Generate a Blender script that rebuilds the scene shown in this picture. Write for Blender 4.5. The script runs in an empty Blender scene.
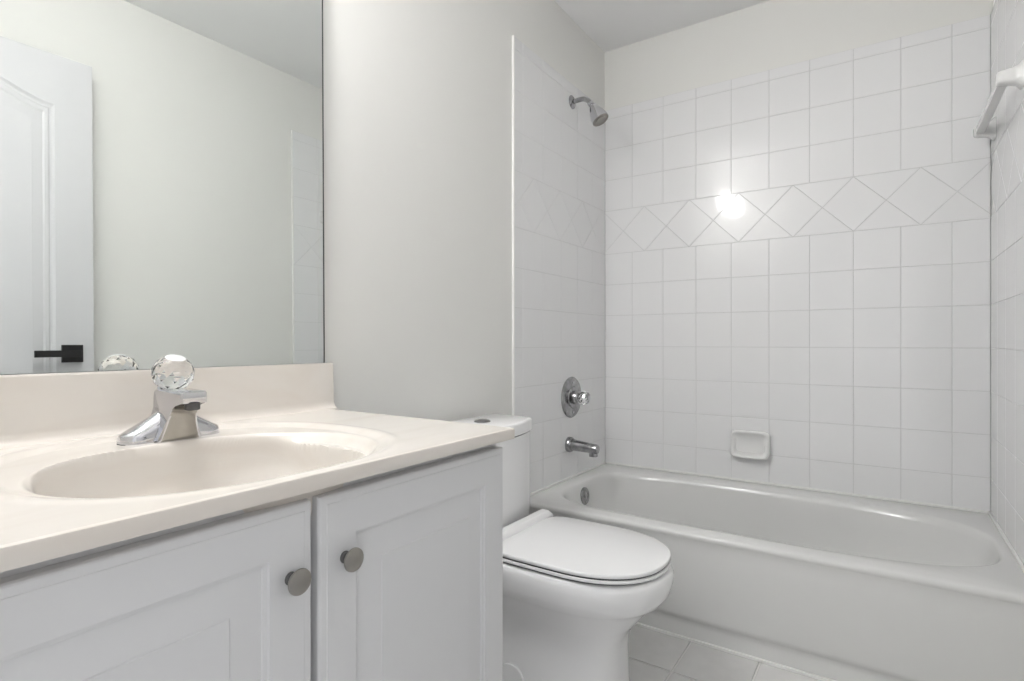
import bpy, bmesh, math
from mathutils import Vector, Matrix
PI = math.pi
S = bpy.context.scene
COL = S.collection

# ------------------------------------------------------------------ camera
cd = bpy.data.cameras.new('camera')
cam = bpy.data.objects.new('camera', cd)
COL.objects.link(cam)
cam.location = (-2.615, -1.185, 0.973)
cam.rotation_euler = (PI/2, 0, math.radians(-56.114))
cd.sensor_width = 36
cd.lens = 556.7/1024*36
cd.shift_y = 0.00126
cd.clip_start = 0.01
S.camera = cam

# ------------------------------------------------------------------ light
S.view_settings.view_transform = 'Standard'
S.view_settings.look = 'None'
S.view_settings.gamma = 1
S.view_settings.use_curve_mapping = False
S.view_settings.exposure = 0.19
HALL = 0.85          # daylight in the hall behind the open doorway
GLOBE = 126.0        # vanity light globes
w = bpy.data.worlds.new('hall_daylight')
S.world = w
w.use_nodes = True
w.node_tree.nodes['Background'].inputs[0].default_value = (0.99, 0.995, 1.0, 1)
w.node_tree.nodes['Background'].inputs[1].default_value = HALL

def area(name, loc, rot, sx, sy, power, col=(1, 1, 1)):
    l = bpy.data.lights.new(name, 'AREA')
    l.shape = 'RECTANGLE'; l.size = sx; l.size_y = sy; l.energy = power; l.color = col
    o = bpy.data.objects.new(name, l); COL.objects.link(o)
    o.location = loc; o.rotation_euler = rot
    return o

# ------------------------------------------------------------------ materials
def mat(name, col, rough=0.5, metal=0.0, spec=0.5, coat=0.0, trans=0.0, ior=1.5, emit=None, estr=0.0):
    m = bpy.data.materials.new(name); m.use_nodes = True
    b = m.node_tree.nodes['Principled BSDF']
    b.inputs['Base Color'].default_value = (*col, 1)
    b.inputs['Roughness'].default_value = rough
    b.inputs['Metallic'].default_value = metal
    b.inputs['Specular IOR Level'].default_value = spec
    b.inputs['Coat Weight'].default_value = coat
    b.inputs['Coat Roughness'].default_value = 0.05
    b.inputs['Transmission Weight'].default_value = trans
    b.inputs['IOR'].default_value = ior
    if emit:
        b.inputs['Emission Color'].default_value = (*emit, 1)
        b.inputs['Emission Strength'].default_value = estr
    return m

def add_bump(m, scale, strength, dist=0.002, detail=2.0, obj=True):
    nt = m.node_tree; b = nt.nodes['Principled BSDF']
    tc = nt.nodes.new('ShaderNodeTexCoord'); n = nt.nodes.new('ShaderNodeTexNoise')
    bp = nt.nodes.new('ShaderNodeBump')
    n.inputs['Scale'].default_value = scale; n.inputs['Detail'].default_value = detail
    bp.inputs['Strength'].default_value = strength; bp.inputs['Distance'].default_value = dist
    nt.links.new(tc.outputs['Object'], n.inputs['Vector'])
    nt.links.new(n.outputs['Fac'], bp.inputs['Height'])
    nt.links.new(bp.outputs['Normal'], b.inputs['Normal'])
    return m

def add_vary(m, c1, c2, scale, lo=0.35, hi=0.7, distortion=0.0, detail=3.0, stretch=(1, 1, 1)):
    nt = m.node_tree; b = nt.nodes['Principled BSDF']
    tc = nt.nodes.new('ShaderNodeTexCoord'); mp = nt.nodes.new('ShaderNodeMapping')
    n = nt.nodes.new('ShaderNodeTexNoise'); r = nt.nodes.new('ShaderNodeValToRGB')
    mp.inputs['Scale'].default_value = stretch
    n.inputs['Scale'].default_value = scale; n.inputs['Detail'].default_value = detail
    n.inputs['Distortion'].default_value = distortion
    r.color_ramp.elements[0].position = lo; r.color_ramp.elements[0].color = (*c1, 1)
    r.color_ramp.elements[1].position = hi; r.color_ramp.elements[1].color = (*c2, 1)
    nt.links.new(tc.outputs['Object'], mp.inputs['Vector'])
    nt.links.new(mp.outputs['Vector'], n.inputs['Vector'])
    nt.links.new(n.outputs['Fac'], r.inputs['Fac'])
    nt.links.new(r.outputs['Color'], b.inputs['Base Color'])
    return m

M = {}
M['paint'] = add_bump(mat('wall_paint', (0.832, 0.828, 0.802), 0.55, spec=0.3), 180, 0.08, 0.0006)
M['ceiling'] = add_bump(mat('ceiling_paint', (0.93, 0.93, 0.93), 0.9, spec=0.1), 120, 0.1, 0.001)
M['tile'] = add_bump(mat('glazed_tile', (0.875, 0.875, 0.88), 0.09, spec=0.5), 9, 0.05, 0.004, 1.0)
M['grout'] = mat('tile_grout', (0.70, 0.70, 0.695), 0.8)
M['caulk'] = mat('white_caulk', (0.88, 0.88, 0.86), 0.4)
M['floor_tile'] = add_vary(mat('floor_tile', (0.62, 0.61, 0.59), 0.25), (0.74, 0.735, 0.725), (0.79, 0.785, 0.775), 14)
M['floor_grout'] = mat('floor_grout', (0.80, 0.79, 0.77), 0.8)
M['tub'] = mat('tub_enamel', (0.745, 0.745, 0.735), 0.16, spec=0.5)
M['porcelain'] = mat('porcelain', (0.90, 0.90, 0.905), 0.08, spec=0.5)
M['seat'] = mat('seat_plastic', (0.86, 0.86, 0.865), 0.22)
M['gap_shade_rubber'] = mat('dark_gap', (0.05, 0.05, 0.055), 0.7)  # near-black for painted shade in the seat gaps; also the faucet gasket
M['marble'] = add_vary(mat('cultured_marble', (0.8, 0.76, 0.7), 0.2, coat=0.1),
                       (0.715, 0.66, 0.60), (0.76, 0.72, 0.67), 3.2, 0.25, 0.55, 1.6, 4.0, (0.6, 2.2, 2.6))
M['cabinet'] = add_bump(mat('cabinet_paint', (0.70, 0.703, 0.712), 0.38, spec=0.4), 40, 0.03, 0.001)
M['cab_in'] = mat('cabinet_interior', (0.22, 0.22, 0.22), 0.8)
M['chrome'] = mat('chrome', (0.64, 0.64, 0.665), 0.08, metal=1.0)
M['chrome_dark'] = add_vary(mat('worn_chrome', (0.5, 0.5, 0.5), 0.2, metal=1.0), (0.28, 0.28, 0.285), (0.48, 0.48, 0.49), 30)
M['chrome_reflect'] = mat('chrome_beige_reflection', (0.36, 0.345, 0.32), 0.2, metal=1.0)  # chrome with a brown-grey reflection of the beige put into its colour
M['nickel'] = mat('brushed_nickel', (0.36, 0.345, 0.32), 0.32, metal=1.0)
M['nickel_dark'] = mat('dark_nickel', (0.13, 0.13, 0.13), 0.4, metal=1.0)
M['acrylic'] = mat('clear_acrylic', (0.97, 0.97, 0.97), 0.02, trans=1.0, ior=1.47)
M['cap'] = mat('frosted_cap', (0.88, 0.88, 0.88), 0.25)
M['black'] = mat('matte_black_metal', (0.012, 0.012, 0.013), 0.4)
M['door'] = add_bump(mat('door_paint', (0.66, 0.66, 0.675), 0.35), 25, 0.12, 0.001)
M['mirror'] = mat('mirror_silver', (0.80, 0.825, 0.81), 0.0, metal=1.0)
M['mirror_edge'] = mat('mirror_edge', (0.05, 0.055, 0.055), 0.4)
M['globe'] = mat('lit_globe', (0.9, 0.9, 0.9), 0.4, emit=(1.0, 0.99, 0.985), estr=GLOBE)
M['bracket'] = mat('bar_plastic', (0.82, 0.82, 0.81), 0.15)

# ------------------------------------------------------------------ helpers
def obj(name, bm, m, parent=None, smooth=None, bevel=0.0, seg=2, mw=None, **props):
    bmesh.ops.recalc_face_normals(bm, faces=bm.faces)
    me = bpy.data.meshes.new(name); bm.to_mesh(me); bm.free()
    o = bpy.data.objects.new(name, me); COL.objects.link(o)
    if isinstance(m, (list, tuple)):
        for k in m: me.materials.append(k)
    else: me.materials.append(m)
    if smooth:
        for p in me.polygons: p.use_smooth = True
        me.set_sharp_from_angle(angle=math.radians(smooth))
    if bevel:
        b = o.modifiers.new('bevel', 'BEVEL'); b.width = bevel; b.segments = seg
        b.limit_method = 'ANGLE'; b.angle_limit = math.radians(35)
        b.harden_normals = False
        for p in me.polygons: p.use_smooth = True
        me.set_sharp_from_angle(angle=math.radians(50))
    if parent is not None:
        o.parent = parent
        o.matrix_parent_inverse = Matrix.Translation(-Vector(parent.location)) if not parent.rotation_euler.z else (Matrix.Translation(parent.location) @ Matrix.Rotation(parent.rotation_euler.z, 4, 'Z')).inverted()
        if mw == 'local': o.matrix_parent_inverse = Matrix.Identity(4)
    for k, v in props.items(): o[k] = v
    return o

def thing(name, loc, label, cat, group=None, rotz=0, **props):
    o = bpy.data.objects.new(name, None); COL.objects.link(o)
    o.location = loc; o.rotation_euler = (0, 0, rotz); o.empty_display_size = 0.05
    if label: o['label'] = label
    if cat: o['category'] = cat
    if group: o['group'] = group
    for k, v in props.items(): o[k] = v
    return o

def box(bm, x0, x1, y0, y1, z0, z1, mi=0):
    v = [bm.verts.new((x, y, z)) for x in (x0, x1) for y in (y0, y1) for z in (z0, z1)]
    for f in ((0, 1, 3, 2), (4, 6, 7, 5), (0, 4, 5, 1), (2, 3, 7, 6), (0, 2, 6, 4), (1, 5, 7, 3)):
        fc = bm.faces.new([v[i] for i in f]); fc.material_index = mi
    return bm

def B(*a):
    bm = bmesh.new(); box(bm, *a); return bm

def frame_of(d):
    d = Vector(d).normalized()
    a = Vector((0, 0, 1)) if abs(d.z) < 0.9 else Vector((1, 0, 0))
    u = d.cross(a).normalized(); v = d.cross(u).normalized()
    return d, u, v

def lathe(bm, base, axis, prof, n=40, mi=0, cap0=True, cap1=True, scale=(1, 1)):
    """prof: list of (radius, distance along axis)"""
    d, u, v = frame_of(axis); base = Vector(base); rings = []
    for r, h in prof:
        if r < 1e-6: rings.append([bm.verts.new(base+d*h)])
        else: rings.append([bm.verts.new(base+d*h+u*r*scale[0]*math.cos(2*PI*i/n)+v*r*scale[1]*math.sin(2*PI*i/n)) for i in range(n)])
    for a, b in zip(rings, rings[1:]):
        for i in range(n):
            j = (i+1) % n
            if len(a) == 1 and len(b) == 1: continue
            if len(a) == 1: f = bm.faces.new((a[0], b[i], b[j]))
            elif len(b) == 1: f = bm.faces.new((a[i], a[j], b[0]))
            else: f = bm.faces.new((a[i], a[j], b[j], b[i]))
            f.material_index = mi
    if cap0 and len(rings[0]) > 1: bm.faces.new(rings[0][::-1]).material_index = mi
    if cap1 and len(rings[-1]) > 1: bm.faces.new(rings[-1]).material_index = mi
    return bm

def loft(bm, rings, cap0=True, cap1=True):
    R = [[bm.verts.new(p) for p in r] for r in rings]; n = len(R[0])
    for a, b in zip(R, R[1:]):
        for i in range(n):
            j = (i+1) % n
            bm.faces.new((a[i], a[j], b[j], b[i]))
    if cap0: bm.faces.new(R[0][::-1])
    if cap1: bm.faces.new(R[-1])
    return bm

def tube(bm, pts, rad, n=20):
    pts = [Vector(p) for p in pts]; rings = []; pu = None
    for i, p in enumerate(pts):
        t = (pts[min(i+1, len(pts)-1)]-pts[max(i-1, 0)]).normalized()
        if pu is None: _, pu, _ = frame_of(t)
        pu = (pu - t*pu.dot(t)).normalized(); pv = t.cross(pu)
        r = rad[i] if isinstance(rad, (list, tuple)) else rad
        rings.append([p+pu*r*math.cos(2*PI*k/n)+pv*r*math.sin(2*PI*k/n) for k in range(n)])
    return loft(bm, rings)

def bez(p0, p1, p2, n=8):
    p0, p1, p2 = Vector(p0), Vector(p1), Vector(p2)
    return [p0*(1-t)**2+p1*2*t*(1-t)+p2*t*t for t in [i/n for i in range(n+1)]]

def prism(bm, pts, d):
    """pts: 3D polygon, d: extrusion vector"""
    a = [bm.verts.new(p) for p in pts]; b = [bm.verts.new(Vector(p)+Vector(d)) for p in pts]
    n = len(pts)
    bm.faces.new(a[::-1]); bm.faces.new(b)
    for i in range(n):
        j = (i+1) % n; bm.faces.new((a[i], a[j], b[j], b[i]))
    return bm

def sgnpow(v, e): return math.copysign(abs(v)**e, v)

# ------------------------------------------------------------------ measurements
W = 1.497; H = 2.45; XF = -2.57; U = 0.1555
ZT = 0.360                                   # bottom of the wall tile, top of the tub deck
ZB0 = 0.95+3*U; ZB1 = ZB0+1.4026*U; ZTOP = 0.95+(3+1.4026+3.3)*U
PD = 1.4*U
ZR = 0.3565                                  # deck of the tub

# ------------------------------------------------------------------ room shell
def struct(name, bm, m, parent=None, **k):
    o = obj(name, bm, m, parent, **k)
    if parent is None: o['kind'] = 'structure'
    return o

bm = bmesh.new(); box(bm, -2.80, 0.12, -W-0.12, 0.12, -0.10, -0.004)
floor = struct('floor', bm, M['floor_grout'])
bm = B(-2.69, 0.12, -W-0.12, 0.12, H, H+0.1)
struct('ceiling', bm, M['ceiling'])
wl = struct('wall_left', B(-2.69, 0.10, 0.007, 0.107, 0.0, H), M['paint'])
wb = struct('wall_back', B(0.007, 0.107, -W-0.007, 0.007, 0.0, H), M['paint'])
wr = struct('wall_right', B(-2.69, 0.10, -W-0.107, -W-0.007, 0.0, H), M['paint'])
# wall with the doorway the photograph is taken from
OY0, OY1, OZ = -0.60, -1.445, 2.085
bm = bmesh.new()
box(bm, -2.69, XF, OY0, 0.007, 0.0, H)
box(bm, -2.69, XF, -W-0.007, OY1, 0.0, H)
box(bm, -2.69, XF, OY1, OY0, OZ, H)
struct('wall_front', bm, M['paint'])

def clip(poly, axis, val, keep_less):
    out = []
    for i in range(len(poly)):
        a, b = poly[i], poly[(i+1) % len(poly)]
        ia = (a[axis] <= val) if keep_less else (a[axis] >= val)
        ib = (b[axis] <= val) if keep_less else (b[axis] >= val)
        if ia: out.append(a)
        if ia != ib:
            t = (val-a[axis])/(b[axis]-a[axis])
            out.append((a[0]+t*(b[0]-a[0]), a[1]+t*(b[1]-a[1])))
    return out

def area2(p):
    return 0.5*sum(p[i][0]*p[(i+1) % len(p)][1]-p[(i+1) % len(p)][0]*p[i][1] for i in range(len(p)))

def clean(p):
    q = []
    for a in p:
        if not q or math.hypot(a[0]-q[-1][0], a[1]-q[-1][1]) > 1e-5: q.append(a)
    if len(q) > 1 and math.hypot(q[0][0]-q[-1][0], q[0][1]-q[-1][1]) < 1e-5: q.pop()
    return q

def inset(p, d):
    n = len(p); L = []
    for i in range(n):
        a, b = p[i], p[(i+1) % n]
        l = math.hypot(b[0]-a[0], b[1]-a[1]); nx, ny = -(b[1]-a[1])/l, (b[0]-a[0])/l   # inward for ccw
        L.append((nx, ny, nx*a[0]+ny*a[1]+d))
    out = []
    for i in range(n):
        a, b = L[i-1], L[i]; det = a[0]*b[1]-a[1]*b[0]
        if abs(det) < 1e-6: return None
        out.append(((a[2]*b[1]-b[2]*a[1])/det, (a[0]*b[2]-b[0]*a[2])/det))
    for q in out:                      # valid only when every corner stays inside
        for (nx, ny, c) in L:
            if nx*q[0]+ny*q[1] < c-1e-6: return None
    return out

def tile_polys(s0, s1, line0, dia0, z0=ZT, z1=ZTOP):
    P = []
    k0 = math.floor((s0-line0)/U)-1; k1 = math.ceil((s1-line0)/U)+1
    rows = [(ZB0-(i+1)*U, ZB0-i*U) for i in range(0, 9)]
    rows += [(ZB1+i*U, ZB1+(i+1)*U) for i in range(0, 3)] + [(ZB1+3*U, ZTOP)]
    for k in range(k0, k1):
        a, b = line0+k*U, line0+(k+1)*U
        for (c, d) in rows: P.append([(a, c), (b, c), (b, d), (a, d)])
    zm = (ZB0+ZB1)/2
    for k in range(math.floor((s0-dia0)/PD)-1, math.ceil((s1-dia0)/PD)+2):
        c = dia0+k*PD
        P.append([(c, ZB0), (c+PD/2, zm), (c, ZB1), (c-PD/2, zm)])
        P.append([(c, ZB1), (c+PD/2, zm), (c+PD, ZB1)])
        P.append([(c, ZB0), (c+PD, ZB0), (c+PD/2, zm)])
    out = []
    for p in P:
        for ax, v, less in ((0, s0, False), (0, s1, True), (1, z0, False), (1, z1, True)):
            p = clip(p, ax, v, less)
            if len(p) < 3: break
        p = clean(p)
        if len(p) < 3 or abs(area2(p)) < 2e-5: continue
        if area2(p) < 0: p = p[::-1]
        out.append(p)
    return out

def tiles(name, polys, to3, parent, m, g=0.0008, depth=0.0019, edge=0.0013):
    """to3(s, z, out): point of the wall, out = distance in front of the grout"""
    bm = bmesh.new()
    for p in polys:
        a = inset(p, g)
        if not a: continue
        b = inset(p, g+edge*0.35); c = inset(p, g+edge)
        if not c or not b: continue
        R = [[bm.verts.new(to3(q[0], q[1], h)) for q in r] for r, h in ((a, 0.0), (a, depth*0.45), (b, depth*0.85), (c, depth))]
        n = len(p)
        for u_, v_ in zip(R, R[1:]):
            for i in range(n):
                j = (i+1) % n; bm.faces.new((u_[i], u_[j], v_[j], v_[i]))
        bm.faces.new(R[-1])
    return obj(name, bm, m, parent)

D0 = 0.0016
# back wall (long side of the tub)
obj('tile_grout', B(D0, 0.007, -W, 0.0, ZT, ZTOP), M['grout'], wb)
tiles('wall_tiles', tile_polys(-W, 0.0, 0.0738*U, 0.0738*U), lambda s, z, o: (D0-o, s, z), wb, M['tile'])
# left wall (plumbing wall)
XL = -0.835
obj('tile_grout', B(XL+0.001, 0.002, D0, 0.007, ZT, ZTOP), M['grout'], wl)
tiles('wall_tiles', tile_polys(XL, 0.0, -0.774, -0.690), lambda s, z, o: (s, D0-o, z), wl, M['tile'], 0.0006, 0.0016, 0.0010)
obj('tile_grout', B(XL, -0.8105, D0, 0.007, 0.0, ZT), M['grout'], wl)
# right wall (foot of the tub)
XR = -0.765
obj('tile_grout', B(XR+0.001, 0.002, -W-0.007, -W-D0, ZT, ZTOP), M['grout'], wr)
tiles('wall_tiles', tile_polys(XR, 0.0, -0.145, -0.1089), lambda s, z, o: (s, -W-D0+o, z), wr, M['tile'], 0.0006, 0.0016, 0.0010)
# white bullnose strips closing the open edges of the tile, caulk along the joints
def strip(name, *a):
    return struct(name, B(*a), M['caulk'], bevel=0.001)
strip('trim_1', XL-0.007, XL+0.0008, -0.0035, 0.007, 0.0, ZTOP)
strip('trim_2', XR-0.007, XR+0.0008, -W-0.007, -W+0.0035, 0.0, ZTOP)
strip('trim_3', -0.007, 0.0, -W, 0.0, ZR+0.0002, ZT+0.005)
strip('trim_4', -0.80, 0.0, -0.007, 0.0, ZR+0.0002, ZT+0.005)
strip('trim_5', -0.76, 0.0, -W, -W+0.007, ZR+0.0002, ZT+0.005)
# floor tiles
FP = 0.207
P = []
for i in range(-11, 6):
    for j in range(-9, 3):
        x0 = -0.988+i*FP; y0 = -0.660+j*FP
        p = [(x0, y0), (x0+FP, y0), (x0+FP, y0+FP), (x0, y0+FP)]
        for ax, v, less in ((0, -2.80, False), (0, -0.765, True), (1, -W-0.007, False), (1, 0.007, True)):
            p = clip(p, ax, v, less)
            if len(p) < 3: break
        p = clean(p)
        if len(p) < 3 or abs(area2(p)) < 2e-5: continue
        P.append(p)
tiles('floor_tiles', P, lambda s, z, o: (s, z, -0.004+o), floor, M['floor_tile'], g=0.003, depth=0.004, edge=0.002)
# caulk at the foot of the tub
strip('trim_6', -0.792, -0.7825, -W, -0.0, 0.0, 0.008)
# door casing around the doorway
bm = bmesh.new()
box(bm, XF, XF+0.012, OY0-0.0, OY0+0.035, 0, OZ+0.05)
box(bm, XF, XF+0.012, OY1-0.05, OY1, 0, OZ+0.05)
box(bm, XF, XF+0.012, OY1, OY0, OZ, OZ+0.05)
struct('trim_7', bm, M['door'], bevel=0.003)

# ------------------------------------------------------------------ bathtub
t = thing('bathtub', (-0.405, -W/2, 0), 'white enamelled alcove bathtub with plain apron between the tiled walls', 'bathtub')
N = 128
def rect_ring(x0, x1, y0, y1, z, r=0.01):
    cx, cy = (x0+x1)/2, (y0+y1)/2; a, b = (x1-x0)/2, (y1-y0)/2; out = []
    for i in range(N):
        th = 2*PI*i/N; e = 0.06
        c, s = math.cos(th), math.sin(th)
        k = 1/max(abs(c), abs(s))
        out.append((cx+a*c*k, cy+b*s*k, z))
    return out
def sup_ring(x0, x1, y0, y1, z, e=3.0, e_r=None):
    """y1 = end at the plumbing wall (less rounded), y0 = far sloping end"""
    cx, cy = (x0+x1)/2, (y0+y1)/2; a, b = (x1-x0)/2, (y1-y0)/2; out = []
    for i in range(N):
        th = 2*PI*i/N; c, s = math.cos(th), math.sin(th)
        k = 1/max(abs(c), abs(s)); px, py = c*k, s*k          # square param -> superellipse
        ee = e if py > 0 else (e_r or e)
        l = (abs(px)**ee+abs(py)**ee)**(1/ee)
        out.append((cx+a*px/l, cy+b*py/l, z))
    return out
TX0, TX1, TY0, TY1 = -0.803, -0.0005, -W+0.0005, -0.0005
rings = [rect_ring(TX0+0.003, TX1, TY0, TY1, ZR-0.024), rect_ring(TX0+0.0005, TX1, TY0, TY1, ZR-0.018), rect_ring(TX0, TX1, TY0, TY1, ZR-0.013), rect_ring(TX0+0.001, TX1, TY0, TY1, ZR-0.009),
         rect_ring(TX0+0.0035, TX1, TY0, TY1, ZR-0.0055), rect_ring(TX0+0.008, TX1, TY0, TY1, ZR-0.003), rect_ring(TX0+0.025, TX1, TY0, TY1, ZR-0.001),
         rect_ring(TX0+0.05, TX1-0.006, TY0+0.006, TY1-0.006, ZR)]
bx0, bx1, by0, by1 = -0.731, -0.085, -1.472, -0.062
basin = [(0.000, 0.000, 0.000, -0.001, 5.0, 3.2), (0.006, 0.006, 0.005, -0.004, 4.8, 3.1), (0.013, 0.012, 0.010, -0.012, 4.5, 3.0),
         (0.018, 0.017, 0.016, -0.030, 4.4, 2.9), (0.026, 0.026, 0.038, -0.08, 4.2, 2.9), (0.040, 0.036, 0.100, -0.16, 4.0, 2.8),
         (0.056, 0.050, 0.210, -0.24, 4.0, 2.8), (0.072, 0.066, 0.265, -0.275, 4.0, 2.8), (0.10, 0.09, 0.31, -0.295, 4.0, 2.8), (0.16, 0.14, 0.38, -0.302, 4.0, 3.0)]
for dx, dyl, dyr, dz, e, er in basin:
    rings.append(sup_ring(bx0+dx, bx1-dx, by0+dyr, by1-dyl, ZR+dz, e, er))
bm = loft(bmesh.new(), rings, cap0=False)
obj('basin', bm, M['tub'], t, smooth=45)
# apron: profile in x-z swept along y
prof = [(-0.7998, ZR-0.0235), (-0.7985, ZR-0.030), (-0.7965, ZR-0.040), (-0.7955, 0.29), (-0.795, 0.085), (-0.793, 0.076), (-0.786, 0.066),
        (-0.780, 0.058), (-0.779, 0.045), (-0.782, 0.0), (-0.74, 0.0), (-0.74, ZR-0.0235)]
bm = prism(bmesh.new(), [(x, -W+0.0005, z) for x, z in prof], (0, W-0.001, 0))
obj('apron', bm, M['tub'], t, smooth=40)
# overflow plate on the end of the basin
bm = bmesh.new()
ovc = Vector((-0.405, -0.0835, 0.295)); ax = Vector((0, -1, 0.10))
lathe(bm, ovc, ax, [(0.038, 0), (0.038, 0.004), (0.034, 0.008), (0.026, 0.0085), (0.024, 0.006), (0.010, 0.007), (0.008, 0.010), (0, 0.011)], 40)
ov = obj('overflow_plate', bm, M['chrome_dark'], t, smooth=35)
bm = lathe(bmesh.new(), (-0.405, -0.30, 0.051), (0, 0, 1), [(0.036, 0), (0.036, 0.002), (0.03, 0.004), (0.0, 0.003)], 32)
obj('drain', bm, M['chrome_dark'], t, smooth=35)

# ------------------------------------------------------------------ tub spout, valve, shower head
t = thing('tub_spout', (-0.395, 0, 0.512), 'chrome tub filler spout low on the tiled wall above the overflow', 'spout')
bm = lathe(bmesh.new(), (-0.395, 0.0, 0.512), (0, -1, 0), [(0.034, 0.0), (0.034, 0.010), (0.031, 0.018), (0.027, 0.024)], 32)
obj('wall_collar', bm, M['chrome_dark'], t, smooth=40)
bm = bmesh.new(); rings = []
for y, zc, a, b in ((-0.016, 0.512, 0.027, 0.026), (-0.05, 0.510, 0.0245, 0.024), (-0.11, 0.506, 0.022, 0.0215), (-0.136, 0.504, 0.0215, 0.0215), (-0.145, 0.504, 0.018, 0.018), (-0.148, 0.504, 0.010, 0.010)):
    rings.append([(-0.395+a*math.cos(2*PI*k/28), y, zc+b*math.sin(2*PI*k/28)) for k in range(28)])
loft(bm, rings)
obj('spout_body', bm, M['chrome_dark'], t, smooth=45)
bm = lathe(bmesh.new(), (-0.395, -0.123, 0.498), (0, 0, -1), [(0.019, 0), (0.019, 0.026), (0.014, 0.026), (0.013, 0.015), (0, 0.015)], 28)
obj('outlet', bm, M['chrome_dark'], t, smooth=40)

t = thing('shower_valve', (-0.372, 0, 0.722), 'round chrome shower valve plate with clear knob on the tiled wall', 'valve')
vc = (-0.372, 0.0, 0.722)
bm = lathe(bmesh.new(), vc, (0, -1, 0), [(0.092, 0.0), (0.093, 0.003), (0.088, 0.009), (0.078, 0.0125), (0.060, 0.013), (0.053, 0.0115), (0.050, 0.012), (0.047, 0.016), (0.033, 0.018), (0.031, 0.018)], 56)
obj('escutcheon', bm, M['chrome_dark'], t, smooth=35)
for s in (-1, 1):
    bm = lathe(bmesh.new(), (-0.372, -0.0115, 0.722+s*0.067), (0, -1, 0), [(0.006, 0), (0.006, 0.003), (0, 0.0045)], 16)
    obj('screw', bm, M['chrome'], t, smooth=40)
bm = lathe(bmesh.new(), (vc[0], -0.016, vc[2]), (0, -1, 0), [(0.030, 0), (0.030, 0.020), (0.026, 0.026), (0.012, 0.027), (0.012, 0.030)], 36)
obj('valve_stem', bm, M['chrome_dark'], t, smooth=35)

def crystal(bm, base, axis, R, h, n=10, hollow=True):
    """faceted acrylic knob"""
    d, u, v = frame_of(axis); base = Vector(base)
    prof = [(0.52, 0.0, 0), (0.80, 0.10, 0), (1.0, 0.34, 0.5), (1.0, 0.60, 0), (0.84, 0.84, 0.5), (0.58, 0.98, 0), (0.50, 1.0, 0)]
    rings = []
    for r, hh, off in prof:
        rings.append([base+d*h*hh+(u*math.cos(2*PI*(i+off)/n)+v*math.sin(2*PI*(i+off)/n))*R*r for i in range(n)])
    V = [[bm.verts.new(p) for p in r] for r in rings]
    for k in range(len(V)-1):
        a, b = V[k], V[k+1]; oa, ob = prof[k][2], prof[k+1][2]
        for i in range(n):
            j = (i+1) % n
            if oa == ob: bm.faces.new((a[i], a[j], b[j], b[i]))
            elif ob > oa: bm.faces.new((a[i], a[j], b[i])); bm.faces.new((a[j], b[j], b[i]))
            else: bm.faces.new((a[i], b[j], b[i])); bm.faces.new((a[i], a[j], b[j]))
    bm.faces.new(V[0][::-1]); bm.faces.new(V[-1])
    return bm
kb = obj('knob', crystal(bmesh.new(), (vc[0], -0.0465, vc[2]), (0, -1, 0), 0.031, 0.044, 8), M['acrylic'], t, label='clear faceted acrylic knob')
bm = lathe(bmesh.new(), (vc[0], -0.0905, vc[2]), (0, -1, 0), [(0.0135, 0), (0.0135, 0.001), (0.010, 0.003), (0, 0.0035)], 24)
obj('knob_cap', bm, M['chrome'], kb, smooth=40)

t = thing('wall_shower', (-0.362, 0, 2.062), 'small chrome bell shower head on a bent arm high on the tiled wall', 'shower head')
sx = -0.362
bm = lathe(bmesh.new(), (sx, 0, 2.062), (0, -1, 0), [(0.030, 0), (0.030, 0.002), (0.024, 0.007), (0.014, 0.012), (0.013, 0.012)], 36)
obj('wall_flange', bm, M['chrome_dark'], t, smooth=35)
pts = [(sx, -0.008, 2.062), (sx, -0.035, 2.064)] + [tuple(p) for p in bez((sx, -0.045, 2.064), (sx, -0.070, 2.064), (sx, -0.088, 2.042), 8)] + [(sx, -0.096, 2.032)]
obj('shower_arm', tube(bmesh.new(), pts, 0.0105, 20), M['chrome_dark'], t, smooth=50)
hd = Vector((0, -0.50, -0.87)).normalized(); hb = Vector((sx, -0.092, 2.037))
bm = lathe(bmesh.new(), hb, hd, [(0.011, 0), (0.014, 0.001), (0.015, 0.012), (0.012, 0.014), (0.013, 0.020), (0.021, 0.032), (0.031, 0.056), (0.037, 0.076), (0.039, 0.090), (0.038, 0.101)], 40, cap1=False)
sh = obj('spray_head', bm, M['chrome'], t, smooth=35)
bm = lathe(bmesh.new(), hb+hd*0.0, hd, [(0.038, 0.101), (0.036, 0.102), (0.034, 0.098), (0.022, 0.0985), (0.021, 0.102), (0, 0.103)], 40, cap0=False)
obj('spray_face', bm, M['nickel'], sh, smooth=35)

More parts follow.
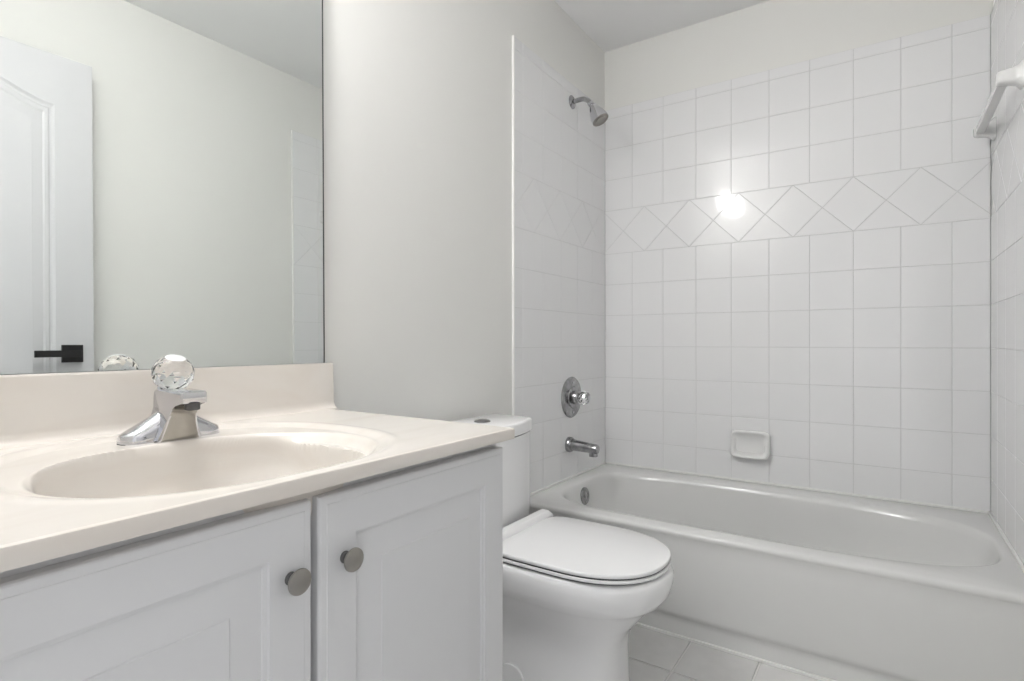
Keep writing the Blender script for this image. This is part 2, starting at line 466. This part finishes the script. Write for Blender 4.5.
# ------------------------------------------------------------------ soap dish
t = thing('soap_dish', (-0.0, -0.693, 0.52), 'white ceramic soap dish on the tiled wall above the tub', 'soap dish')
y0, y1, z0, z1 = -0.772, -0.612, 0.465, 0.585
cy, cz = (y0+y1)/2, (z0+z1)/2
def rr(x, hy, hz, e=7, dz=0.0, n=48):
    out = []
    for i in range(n):
        th = 2*PI*i/n; c, s = math.cos(th), math.sin(th)
        k = 1/max(abs(c), abs(s)); px, py = c*k, s*k; l = (abs(px)**e+abs(py)**e)**(1/e)
        out.append((x(py/l) if callable(x) else x, cy+hy*px/l, cz+dz+hz*py/l))
    return out
HY, HZ = (y1-y0)/2, (z1-z0)/2
out_x = lambda q: -0.020-0.026*(0.5-0.5*q)**1.3          # lower lip stands further out
rings = [rr(-0.0010, HY, HZ), rr(-0.012, HY, HZ), rr(lambda q: out_x(q)+0.004, HY-0.001, HZ-0.001), rr(out_x, HY-0.005, HZ-0.005),
         rr(out_x, HY-0.011, HZ-0.011), rr(lambda q: out_x(q)+0.005, HY-0.016, HZ-0.016, 6), rr(-0.012, HY-0.021, HZ-0.022, 6, 0.002), rr(-0.009, HY-0.030, HZ-0.030, 5, 0.003)]
obj('dish', loft(bmesh.new(), rings), M['bracket'], t, smooth=50)

# ------------------------------------------------------------------ towel bar
t = thing('towel_bar', (-0.34, -W, 1.706), 'white square towel bar on two posts, high on the right tiled wall', 'towel bar')
YB = -1.457; ZBAR = 1.706; XA, XN = -0.095, -0.568
bm = B(XN, XA, YB-0.012, YB+0.012, ZBAR-0.012, ZBAR+0.012)
for v in bm.verts: pass
obj('bar', bm, M['bracket'], t, bevel=0.002)
for i, x in enumerate((XA, XN)):
    rings = []
    for y, a, b in ((-W+0.0006, 0.030, 0.036), (-W+0.005, 0.029, 0.035), (-W+0.012, 0.022, 0.026), (-W+0.024, 0.0205, 0.0215), (YB+0.008, 0.0190, 0.0185), (YB+0.014, 0.017, 0.017), (YB+0.017, 0.012, 0.012)):
        r = []
        for k in range(32):
            th = 2*PI*k/32; c, s = math.cos(th), math.sin(th); q = 1/max(abs(c), abs(s)); px, py = c*q, s*q
            l = (abs(px)**4+abs(py)**4)**0.25
            r.append((x+a*px/l, y, ZBAR+b*py/l))
        rings.append(r)
    p = obj('bar_post', loft(bmesh.new(), rings), M['bracket'], t, smooth=45)

# ------------------------------------------------------------------ toilet
TX = -1.222
t = thing('toilet', (TX, -0.4, 0), 'white two piece toilet with closed lid between vanity and bathtub', 'toilet')
def egg(w_, yf, yb, z, ef=2.2, eb=4.0, yc=-0.46, n=72):
    out = []
    for i in range(n):
        th = 2*PI*i/n; c, s = math.cos(th), math.sin(th)
        if s < 0: px, py = sgnpow(c, 2/ef)*w_, yc+(yc-yf)*-1*abs(s)**(2/ef)
        else: px, py = sgnpow(c, 2/eb)*w_, yc+(yb-yc)*abs(s)**(2/eb)
        out.append((TX+px, py, z))
    return out
bowl = [(0.120, -0.612, -0.10, 0.0, 3.0, 5), (0.120, -0.612, -0.10, 0.012, 3.0, 5), (0.115, -0.606, -0.11, 0.05, 3.0, 5), (0.114, -0.604, -0.11, 0.15, 2.9, 5),
        (0.117, -0.611, -0.10, 0.19, 2.8, 5), (0.127, -0.632, -0.08, 0.225, 2.6, 5), (0.142, -0.658, -0.06, 0.255, 2.45, 5),
        (0.157, -0.680, -0.045, 0.280, 2.35, 5), (0.168, -0.695, -0.04, 0.294, 2.3, 5), (0.178, -0.712, -0.035, 0.306, 2.3, 5), (0.185, -0.724, -0.03, 0.324, 2.25, 5), (0.188, -0.731, -0.03, 0.348, 2.2, 5),
        (0.189, -0.733, -0.03, 0.368, 2.2, 5), (0.184, -0.728, -0.032, 0.381, 2.2, 5), (0.174, -0.718, -0.04, 0.386, 2.2, 5)]
obj('bowl', loft(bmesh.new(), [egg(a, b, c, z, ef, eb) for a, b, c, z, ef, eb in bowl]), M['porcelain'], t, smooth=60)
def slab(name, w_, yf, yb, z0, z1, r, m, eb=7, **k):
    rings = [egg(w_-i, yf+i, yb-i, z, 2.25, eb, -0.50) for i, z in ((r, z0), (r*0.3, z0+r*0.3), (0, z0+r), (0, z1-r), (r*0.3, z1-r*0.3), (r, z1))]
    return obj(name, loft(bmesh.new(), rings), m, t, smooth=50, **k)
slab('seat_gap_shade', 0.180, -0.718, -0.26, 0.3862, 0.3892, 0.0008, M['gap_shade_rubber'])  # dark slab painting the shadow line under the seat
slab('seat', 0.184, -0.724, -0.255, 0.3892, 0.3985, 0.003, M['seat'])
slab('lid_gap_shade', 0.181, -0.719, -0.26, 0.3984, 0.4022, 0.0008, M['gap_shade_rubber'])  # dark slab painting the shadow line between seat and lid
slab('lid', 0.185, -0.723, -0.285, 0.4020, 0.4135, 0.004, M['seat'])
# raised hinge cover behind the lid
bm = prism(bmesh.new(), [(TX-0.182, -0.290, 0.3990), (TX-0.182, -0.290, 0.4150), (TX-0.182, -0.278, 0.4280), (TX-0.182, -0.252, 0.4290), (TX-0.182, -0.246, 0.3990)], (0.364, 0, 0))
for v in bm.verts:
    if v.co.z > 0.42: v.co.x = TX+(v.co.x-TX)*0.94
obj('hinge_cover', bm, M['seat'], t, bevel=0.004, seg=3)
# tank
def tank_ring(hw, yb, yf, bow, z, r=0.022, n=10):
    pts = []
    def corner(cx, cy, a0):
        for i in range(5):
            a = a0+PI/2*i/4; pts.append((cx+r*math.cos(a), cy+r*math.sin(a)))
    # counter-clockwise from right back
    rb = 0.010
    r_ = r
    pts2 = []
    for cx, cy, a0, rad in ((hw-rb, yb-rb, 0, rb), (-hw+rb, yb-rb, PI/2, rb)):
        for i in range(5):
            a = a0+PI/2*i/4; pts2.append((cx+rad*math.cos(a), cy+rad*math.sin(a)))
    for i in range(5):
        a = PI+PI/2*i/4; pts2.append((-hw+r_+r_*math.cos(a), yf+r_+r_*math.sin(a)))
    for i in range(1, n):
        q = -1+2*i/n; pts2.append((q*(hw-r_), yf-bow*(1-q*q)))
    for i in range(5):
        a = 1.5*PI+PI/2*i/4; pts2.append((hw-r_+r_*math.cos(a), yf+r_+r_*math.sin(a)))
    return [(TX+x, y, z) for x, y in pts2]
tk = [tank_ring(0.176, -0.050, -0.190, 0.022, 0.3865), tank_ring(0.186, -0.045, -0.200, 0.026, 0.395), tank_ring(0.189, -0.040, -0.205, 0.028, 0.43), tank_ring(0.189, -0.040, -0.206, 0.028, 0.676)]
obj('tank', loft(bmesh.new(), tk), M['porcelain'], t, smooth=50)
obj('tank_joint', loft(bmesh.new(), [tank_ring(0.184, -0.043, -0.203, 0.028, 0.6762), tank_ring(0.184, -0.043, -0.203, 0.028, 0.6792)]), M['gap_shade_rubber'], t, smooth=50)
tl = [tank_ring(0.188, -0.038, -0.208, 0.029, 0.6794), tank_ring(0.192, -0.034, -0.212, 0.030, 0.683), tank_ring(0.192, -0.034, -0.212, 0.030, 0.714), tank_ring(0.190, -0.036, -0.210, 0.030, 0.719), tank_ring(0.184, -0.042, -0.204, 0.029, 0.7215)]
lid = obj('tank_lid', loft(bmesh.new(), tl), M['porcelain'], t, smooth=50)
bm = lathe(bmesh.new(), (TX+0.01, -0.130, 0.7214), (0, 0, 1), [(0.026, 0), (0.026, 0.003), (0.022, 0.0055), (0.021, 0.005), (0.012, 0.0085), (0, 0.0095)], 40)
obj('flush_button', bm, M['chrome_dark'], lid, smooth=35)
# round cover on the side of the foot
for s in (-1, 1):
    bm = lathe(bmesh.new(), (TX+s*0.1085, -0.325, 0.042), (s, 0, 0), [(0.042, -0.01), (0.042, 0.010), (0.040, 0.012), (0, 0.013)], 40)
    obj('bolt_cover', bm, M['porcelain'], t, smooth=40)

# ------------------------------------------------------------------ vanity cabinet
VX0, VX1 = -2.566, -1.7115; VM = (VX0+VX1)/2 
YF = -0.540                                   # face frame; doors stand proud of it
t = thing('vanity_cabinet', (VM, -0.27, 0), 'light grey vanity cabinet with two raised panel doors beside the toilet', 'cabinet')
bm = bmesh.new()
box(bm, VX0, VX0+0.018, YF+0.018, 0.006, 0.09, 0.783)
box(bm, VX1-0.018, VX1, YF+0.018, 0.006, 0.09, 0.783)
box(bm, VX0+0.018, VX1-0.018, YF+0.018, 0.006, 0.09, 0.108)
box(bm, VX0+0.018, VX1-0.018, -0.004, 0.006, 0.108, 0.70)
box(bm, VX0+0.01, VX1-0.0, -0.47, -0.455, 0.0, 0.09)           # toe kick
box(bm, VX1-0.018, VX1, -0.455, 0.006, 0.0, 0.09)
box(bm, VX0, VX0+0.018, -0.455, 0.006, 0.0, 0.09)
obj('carcass', bm, M['cabinet'], t)
bm = bmesh.new()
box(bm, VX0, VX0+0.04, YF, YF+0.018, 0.09, 0.783)
box(bm, VX1-0.04, VX1, YF, YF+0.018, 0.09, 0.783)
box(bm, VX0+0.04, VX1-0.04, YF, YF+0.018, 0.735, 0.783)
box(bm, VX0+0.04, VX1-0.04, YF, YF+0.018, 0.09, 0.13)
box(bm, -2.148-0.022, -2.148+0.022, YF, YF+0.018, 0.13, 0.735)
obj('face_frame', bm, M['cabinet'], t)

def cab_door(x0, x1, z0, z1, knobx, knobz):
    TH = 0.020; yb = YF-0.0008; yf = yb-TH; st = 0.061
    def rc(i, y): return [(x0+i, y, z0+i), (x1-i, y, z0+i), (x1-i, y, z1-i), (x0+i, y, z1-i)]
    prof = [(0.0, yb), (0.0, yf+0.0050), (0.0015, yf+0.0022), (0.0035, yf+0.0012), (0.0115, yf+0.0008), (0.0125, yf), (st-0.0, yf), (st+0.0015, yf+0.0035), (st+0.006, yf+0.0045), (st+0.0075, yf+0.0075),
            (st+0.010, yf+0.0075), (st+0.049, yf+0.0018), (st+0.0505, yf+0.0004)]
    bm = loft(bmesh.new(), [rc(i, y) for i, y in prof])
    d = obj('door', bm, M['cabinet'], t, smooth=12)
    bm = lathe(bmesh.new(), (knobx, yf+0.0006, knobz), (0, -1, 0), [(0.0085, 0), (0.0085, 0.002), (0.0060, 0.004), (0.0055, 0.012), (0.0075, 0.015)], 28)
    k = obj('knob', bm, M['nickel_dark'], d, smooth=40)
    bm = lathe(bmesh.new(), (knobx, yf-0.0142, knobz), (0, -1, 0), [(0.0075, 0), (0.0155, 0.0022), (0.0165, 0.004), (0.0160, 0.0058), (0.010, 0.0078), (0, 0.0086)], 36)
    obj('knob_face', bm, M['nickel'], k, smooth=40)
cab_door(-2.556, -2.1545, 0.11, 0.7655, -2.187, 0.674)
cab_door(-2.1435, -1.714, 0.11, 0.7655, -2.102, 0.674)

# ------------------------------------------------------------------ countertop with moulded basin
CX0, CX1, CYF = -2.568, -1.711, -0.584; ZC = 0.805; ZCB = 0.784
SCX = -2.155
t = thing('countertop', ((CX0+CX1)/2, -0.29, ZCB), 'cream cultured marble vanity top with an oval moulded basin and backsplash', 'countertop')
def sstep(a, b, x):
    q = min(1, max(0, (x-a)/(b-a))); return q*q*(3-2*q)
def height(x, y):
    dx = x-SCX
    # shallow outer recess
    r = ((abs(dx)/0.262)**2.4+(abs(y+0.305)/0.252)**2.4)**(1/2.4)
    h = -0.0055*(1-sstep(0.94, 1.03, r))
    # raised soft bead where the recess begins
    h += 0.0012*math.exp(-((r-1.05)/0.03)**2)
    # shallow terrace (oval)
    r1 = math.hypot(dx/0.238, (y+0.357)/0.201)
    h -= 0.018*(1-sstep(0.91, 1.0, r1))
    # deep bowl
    r2 = ((abs(dx+0.010)/0.212)**2.5+(abs(y+0.357)/0.194)**2.5)**(1/2.5)
    if r2 < 1: h -= 0.125*(1-r2**4.5)**0.62*sstep(0, 0.035, 1-r2)
    return ZC+h
NX, NY = 330, 230
xs = [CX0+(CX1-CX0)*i/NX for i in range(NX+1)]
yf_, yb_ = CYF+0.004, -0.024
ys = [yf_+(yb_-yf_)*j/NY for j in range(NY+1)]
bm = bmesh.new()
G = [[bm.verts.new((x, y, height(x, y))) for y in ys] for x in xs]
for i in range(NX):
    for j in range(NY):
        bm.faces.new((G[i][j], G[i+1][j], G[i+1][j+1], G[i][j+1]))
# rounded front edge, bottom lip
edge = [(CYF+0.0012, ZC-0.0012), (CYF, ZC-0.004), (CYF, ZCB+0.002), (CYF+0.001, ZCB), (CYF+0.045, ZCB)]
prev = [G[i][0] for i in range(NX+1)]
for (y, z) in edge:
    cur = [bm.verts.new((x, y, z)) for x in xs]
    for i in range(NX): bm.faces.new((prev[i], cur[i], cur[i+1], prev[i+1]))
    prev = cur
# ends
for i in (0, NX):
    a = bm.verts.new((xs[i], yb_, ZCB)); col = [G[i][j] for j in range(NY, -1, -1)]
    vs = [v for v in bm.verts if abs(v.co.x-xs[i]) < 1e-7 and v.co.y < yf_ - 1e-6 and v.co.z < ZC-0.0005]
    vs.sort(key=lambda v: (-v.co.z, v.co.y))
    lip = [v for v in vs]
    last = [v for v in bm.verts if abs(v.co.x-xs[i]) < 1e-7 and abs(v.co.y-(CYF+0.045)) < 1e-6 and abs(v.co.z-ZCB) < 1e-7]
    bm.faces.new(col+lip+last+[a])
# back closing strip
b0 = [bm.verts.new((x, 0.0065, ZC)) for x in xs]
for i in range(NX): bm.faces.new((G[i][NY], G[i+1][NY], b0[i+1], b0[i]))
top = obj('counter_slab', bm, M['marble'], t, smooth=35)
# backsplash with coved foot
prof = [(0.0065, 0.780), (0.0065, 0.9185), (-0.0125, 0.9195), (-0.0145, 0.918), (-0.0150, 0.915), (-0.0155, 0.824), (-0.0175, 0.815), (-0.0215, 0.8095), (-0.0265, 0.8062), (-0.030, 0.8051), (-0.030, 0.795), (-0.020, 0.780)]
bm = prism(bmesh.new(), [(CX0, y, z) for y, z in prof], (-1.688-CX0, 0, 0))
for v in bm.verts:
    if v.co.x > -1.70 and v.co.z > 0.9: v.co.x -= 0.002
obj('backsplash', bm, M['marble'], t, smooth=40, bevel=0.0015)
bm = lathe(bmesh.new(), (SCX, -0.33, height(SCX, -0.33)-0.001), (0, 0, 1), [(0.022, 0), (0.022, 0.002), (0.017, 0.003), (0.015, 0.001), (0, 0.0015)], 32)
obj('drain', bm, M['chrome'], t, smooth=35)

# ------------------------------------------------------------------ basin faucet
FX, FY = -2.124, -0.114
t = thing('basin_faucet', (FX, FY, ZC-0.006), 'chrome single handle basin faucet with clear round knob, behind the basin', 'faucet')
Z0 = ZC-0.0060
# base with two tapering wings that sweep up into the body
rings = []
L = 0.083
for q in [-1.0, -0.985, -0.95, -0.90, -0.82, -0.72, -0.60, -0.48, -0.36, -0.24, -0.12, 0.0, 0.12, 0.24, 0.36, 0.48, 0.60, 0.72, 0.82, 0.90, 0.95, 0.985, 1.0]:
    a = abs(q)
    end = math.sqrt(max(0.0, 1-((a-0.70)/0.305)**2)) if a > 0.70 else 1.0
    hd_ = 0.0255*max(end, 0.28)
    hh = (0.0175+0.050*(1-a)**1.25)*(0.78+0.22*end)
    r = [(FX+q*L, FY+hd_, Z0)]
    for k in range(25):
        th = PI*k/24
        taper = 1-0.25*(1-a)*math.sin(th)
        r.append((FX+q*L, FY+hd_*math.cos(th)*taper, Z0+0.0025+(hh-0.0025)*(math.sin(th)**0.55 if 0 < k < 24 else 0)))
    r.append((FX+q*L, FY-hd_, Z0))
    rings.append(r)
obj('base', loft(bmesh.new(), rings), M['chrome'], t, smooth=50)
obj('base_gasket', loft(bmesh.new(), [[(FX+sgnpow(math.cos(2*PI*k/40), 0.55)*(L+0.0006), FY+0.0262*sgnpow(math.sin(2*PI*k/40), 0.7), z) for k in range(40)] for z in (Z0-0.001, Z0+0.0016)]), M['gap_shade_rubber'], t)
# spout body: side profile swept across its width, flaring at the foot
sp = [(-0.094, 0.000), (-0.0945, 0.030), (-0.0955, 0.058), (-0.097, 0.080), (-0.100, 0.0875), (-0.106, 0.0895), (-0.135, 0.0900), (-0.170, 0.0895), (-0.196, 0.0885), (-0.2015, 0.0865), (-0.2025, 0.083), (-0.2025, 0.0715), (-0.201, 0.0685),
      (-0.196, 0.0675), (-0.190, 0.0670), (-0.178, 0.0640), (-0.168, 0.0570), (-0.160, 0.0460), (-0.154, 0.0320), (-0.150, 0.015), (-0.148, 0.000)]
NU = 7                                        # the last points form the arched underside
def wid(y, z):
    return 0.0225+0.0150*max(0, (0.058-z)/0.058)**1.7
rings = []
for q, k in ((-1, 0.0030), (-0.95, 0.0010), (-0.86, 0.0), (0.86, 0.0), (0.95, 0.0010), (1, 0.0030)):
    r = []
    for n_, (y, z) in enumerate(sp):
        v = Vector((-0.130-y, 0.05-z)); v.normalize()
        xw = q*wid(y, z)
        bow = 0.0
        if y < -0.192: bow = 0.006*(abs(xw)/0.0225)**2      # rounded nose
        r.append((FX+xw, y+v.x*k+bow, Z0+max(0, z+v.y*k)))
    rings.append(r)
bm = loft(bmesh.new(), rings)
o = obj('spout', bm, [M['chrome'], M['chrome_reflect']], t, smooth=35)
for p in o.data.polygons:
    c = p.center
    if p.normal.y < -0.25 and c.z < Z0+0.0665 and abs(c.x-FX) < 0.6*wid(c.y, c.z-Z0)+0.002: p.material_index = 1  # underside gets the chrome with the reflection painted in
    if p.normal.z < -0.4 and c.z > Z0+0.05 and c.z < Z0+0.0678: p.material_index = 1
bm = lathe(bmesh.new(), (FX, -0.190, Z0+0.0685), (0, 0.05, -1), [(0.0120, 0), (0.0120, 0.011), (0.0100, 0.012), (0.0095, 0.009), (0, 0.009)], 28)
obj('aerator', bm, M['nickel_dark'], t, smooth=40)
kax = Vector((0, -0.33, 1)).normalized(); kb0 = Vector((FX, -0.1130, Z0+0.0925))
bm = lathe(bmesh.new(), kb0-kax*0.010, kax, [(0.0215, 0), (0.0205, 0.006), (0.017, 0.008), (0.012, 0.0085), (0.012, 0.0105)], 32)
obj('handle_collar', bm, M['chrome'], t, smooth=40)
kb = obj('knob', crystal(bmesh.new(), kb0+kax*0.001, kax, 0.0340, 0.053, 10), M['acrylic'], t, label='clear faceted acrylic knob')
bm = lathe(bmesh.new(), kb0+kax*0.0542, kax, [(0.0165, 0), (0.0165, 0.0012), (0.014, 0.003), (0, 0.004)], 32)
obj('knob_cap', bm, M['cap'], kb, smooth=40)

# ------------------------------------------------------------------ mirror
MT = t = thing('mirror', (-2.14, 0, 0.922), 'large frameless wall mirror above the vanity backsplash', 'mirror')
MX0, MX1, MZ0, MZ1 = -2.562, -1.716, 0.9205, 1.93
obj('mirror_glass', B(MX0, MX1, -0.0015, 0.0015, MZ0, MZ1), M['mirror'], t)
bm = bmesh.new()
box(bm, MX0-0.001, MX1+0.0035, 0.0016, 0.0068, MZ0-0.0005, MZ1+0.003)
box(bm, MX1, MX1+0.0035, -0.0018, 0.0016, MZ0-0.0005, MZ1+0.003)
obj('mirror_backing', bm, M['mirror_edge'], t)

MT.rotation_euler = (math.radians(-0.45), 0, 0)     # its foot stands on the backsplash, a hair further out than its top
MT.location.y = -0.0085
# ------------------------------------------------------------------ vanity light (above the mirror)
t = thing('vanity_light', (-2.24, 0, 2.07), 'chrome bar light with three lit globes above the mirror', 'wall light')
obj('back_plate', B(-2.47, -2.01, -0.025, 0.0065, 2.07, 2.17), M['chrome'], t, bevel=0.006)
for gx in (-2.38, -2.24, -2.10):
    bm = lathe(bmesh.new(), (gx, -0.0255, 2.110), (0, -1, 0), [(0.030, 0), (0.030, 0.036), (0.022, 0.046)], 24)
    obj('socket', bm, M['chrome'], t, smooth=40)
    bm = bmesh.new(); bmesh.ops.create_uvsphere(bm, u_segments=24, v_segments=14, radius=0.041)
    bmesh.ops.translate(bm, verts=bm.verts, vec=(gx, -0.108, 2.110))
    obj('globe', bm, M['globe'], t, smooth=60)

# ------------------------------------------------------------------ the open door (seen in the mirror)
DANG = math.atan2(0.012, 0.836); DW, DH, DT = 0.833, 2.062, 0.035
door = bpy.data.objects.new('door_1', None); COL.objects.link(door)
door.location = (-2.556, -1.408, 0.008); door.rotation_euler = (0, 0, DANG); door['kind'] = 'structure'
bm = bmesh.new()
# leaf: front face (+y side) carries a moulded arched upper panel and a square lower panel
def arch_panel(x0, x1, z0, z1, rise, i, n=24):
    """outline inset by i; the top follows a soft cathedral arch"""
    pts = [(x0+i, z0+i), (x1-i, z0+i)]
    for k in range(n+1):
        q = k/n; x = (x1-i)+(x0-x1+2*i)*q
        s = 0.5-0.5*math.cos(2*PI*q); s = s**0.85
        pts.append((x, z1-i+rise*s))
    return pts
def panel(bm, x0, x1, z0, z1, rise):
    prof = [(0.0, 0.0), (0.008, -0.006), (0.014, -0.007), (0.020, -0.004), (0.030, -0.0035), (0.036, -0.006), (0.066, -0.0005), (0.068, 0.0)]
    rings = [[(x, y, z) for x, z in arch_panel(x0, x1, z0, z1, rise, i)] for i, y in prof]
    return rings
def face_side(sgn):
    """front or back face of the door with two holes filled by moulded panels"""
    yF = 0.0 if sgn > 0 else -DT
    PX0, PX1 = 0.118, DW-0.118
    specs = [(PX0, PX1, 0.80, 1.872, 0.085), (PX0, PX1, 0.20, 0.66, 0.0)]
    rings = []
    for s in specs:
        rings.append([[ (x, yF+sgn*y, z) for x, y, z in r] for r in panel(None, *s)])
    for R in rings:
        V = [[bm.verts.new(p) for p in r] for r in R]; n = len(V[0])
        for a, b in zip(V, V[1:]):
            for i in range(n):
                j = (i+1) % n; bm.faces.new((a[i], a[j], b[j], b[i]))
        bm.faces.new(V[-1])
    # surrounding stiles and rails
    def quad(a, b, c, d): bm.faces.new([bm.verts.new((p[0], yF, p[1])) for p in (a, b, c, d)])
    quad((0, 0), (PX0, 0), (PX0, DH), (0, DH)); quad((PX1, 0), (DW, 0), (DW, DH), (PX1, DH))
    quad((PX0, 0), (PX1, 0), (PX1, 0.20), (PX0, 0.20))
    for (x0, x1, z0, z1, rise), ztop in ((specs[1], 0.80), (specs[0], DH)):
        top_pts = arch_panel(x0, x1, z0, z1, rise, 0)[2:]
        for a, b in zip(top_pts, top_pts[1:]):
            quad((b[0], b[1]), (a[0], a[1]), (a[0], ztop), (b[0], ztop))
face_side(1); face_side(-1)
def side(a, b):
    bm.faces.new([bm.verts.new(p) for p in ((a[0], 0, a[1]), (b[0], 0, b[1]), (b[0], -DT, b[1]), (a[0], -DT, a[1]))])
side((0, 0), (DW, 0)); side((DW, 0), (DW, DH)); side((DW, DH), (0, DH)); side((0, DH), (0, 0))
bmesh.ops.remove_doubles(bm, verts=bm.verts, dist=1e-5)
lf = obj('door_leaf', bm, M['door'], door, smooth=14, mw='local')
hz = 0.942
hx = DW-0.070
for s in (1, -1):
    y0 = 0.0 if s > 0 else -DT
    bm = bmesh.new(); a, b = sorted((y0+s*0.0003, y0+s*0.010)); box(bm, hx-0.033, hx+0.033, a, b, hz-0.033, hz+0.033)
    a, b = sorted((y0+s*0.010, y0+s*0.052)); box(bm, hx-0.011, hx+0.011, a, b, hz-0.011, hz+0.011)
    h = obj('door_handle', bm, M['black'], door, bevel=0.001, mw='local')
    bm = bmesh.new(); a, b = sorted((y0+s*0.046, y0+s*0.058)); box(bm, hx-0.125, hx+0.013, a, b, hz-0.0125, hz+0.0125)
    l = obj('lever', bm, M['black'], h, bevel=0.0015, mw='local')
obj('latch_plate', B(DW-0.0005, DW+0.0015, -DT+0.006, -0.006, hz-0.028, hz+0.028), M['nickel_dark'], door, mw='local')
obj('hinge', B(-0.012, -0.0005, -0.014, 0.004, 1.75, 1.84), M['nickel'], door, mw='local')
obj('hinge', B(-0.012, -0.0005, -0.014, 0.004, 0.18, 0.27), M['nickel'], door, mw='local')
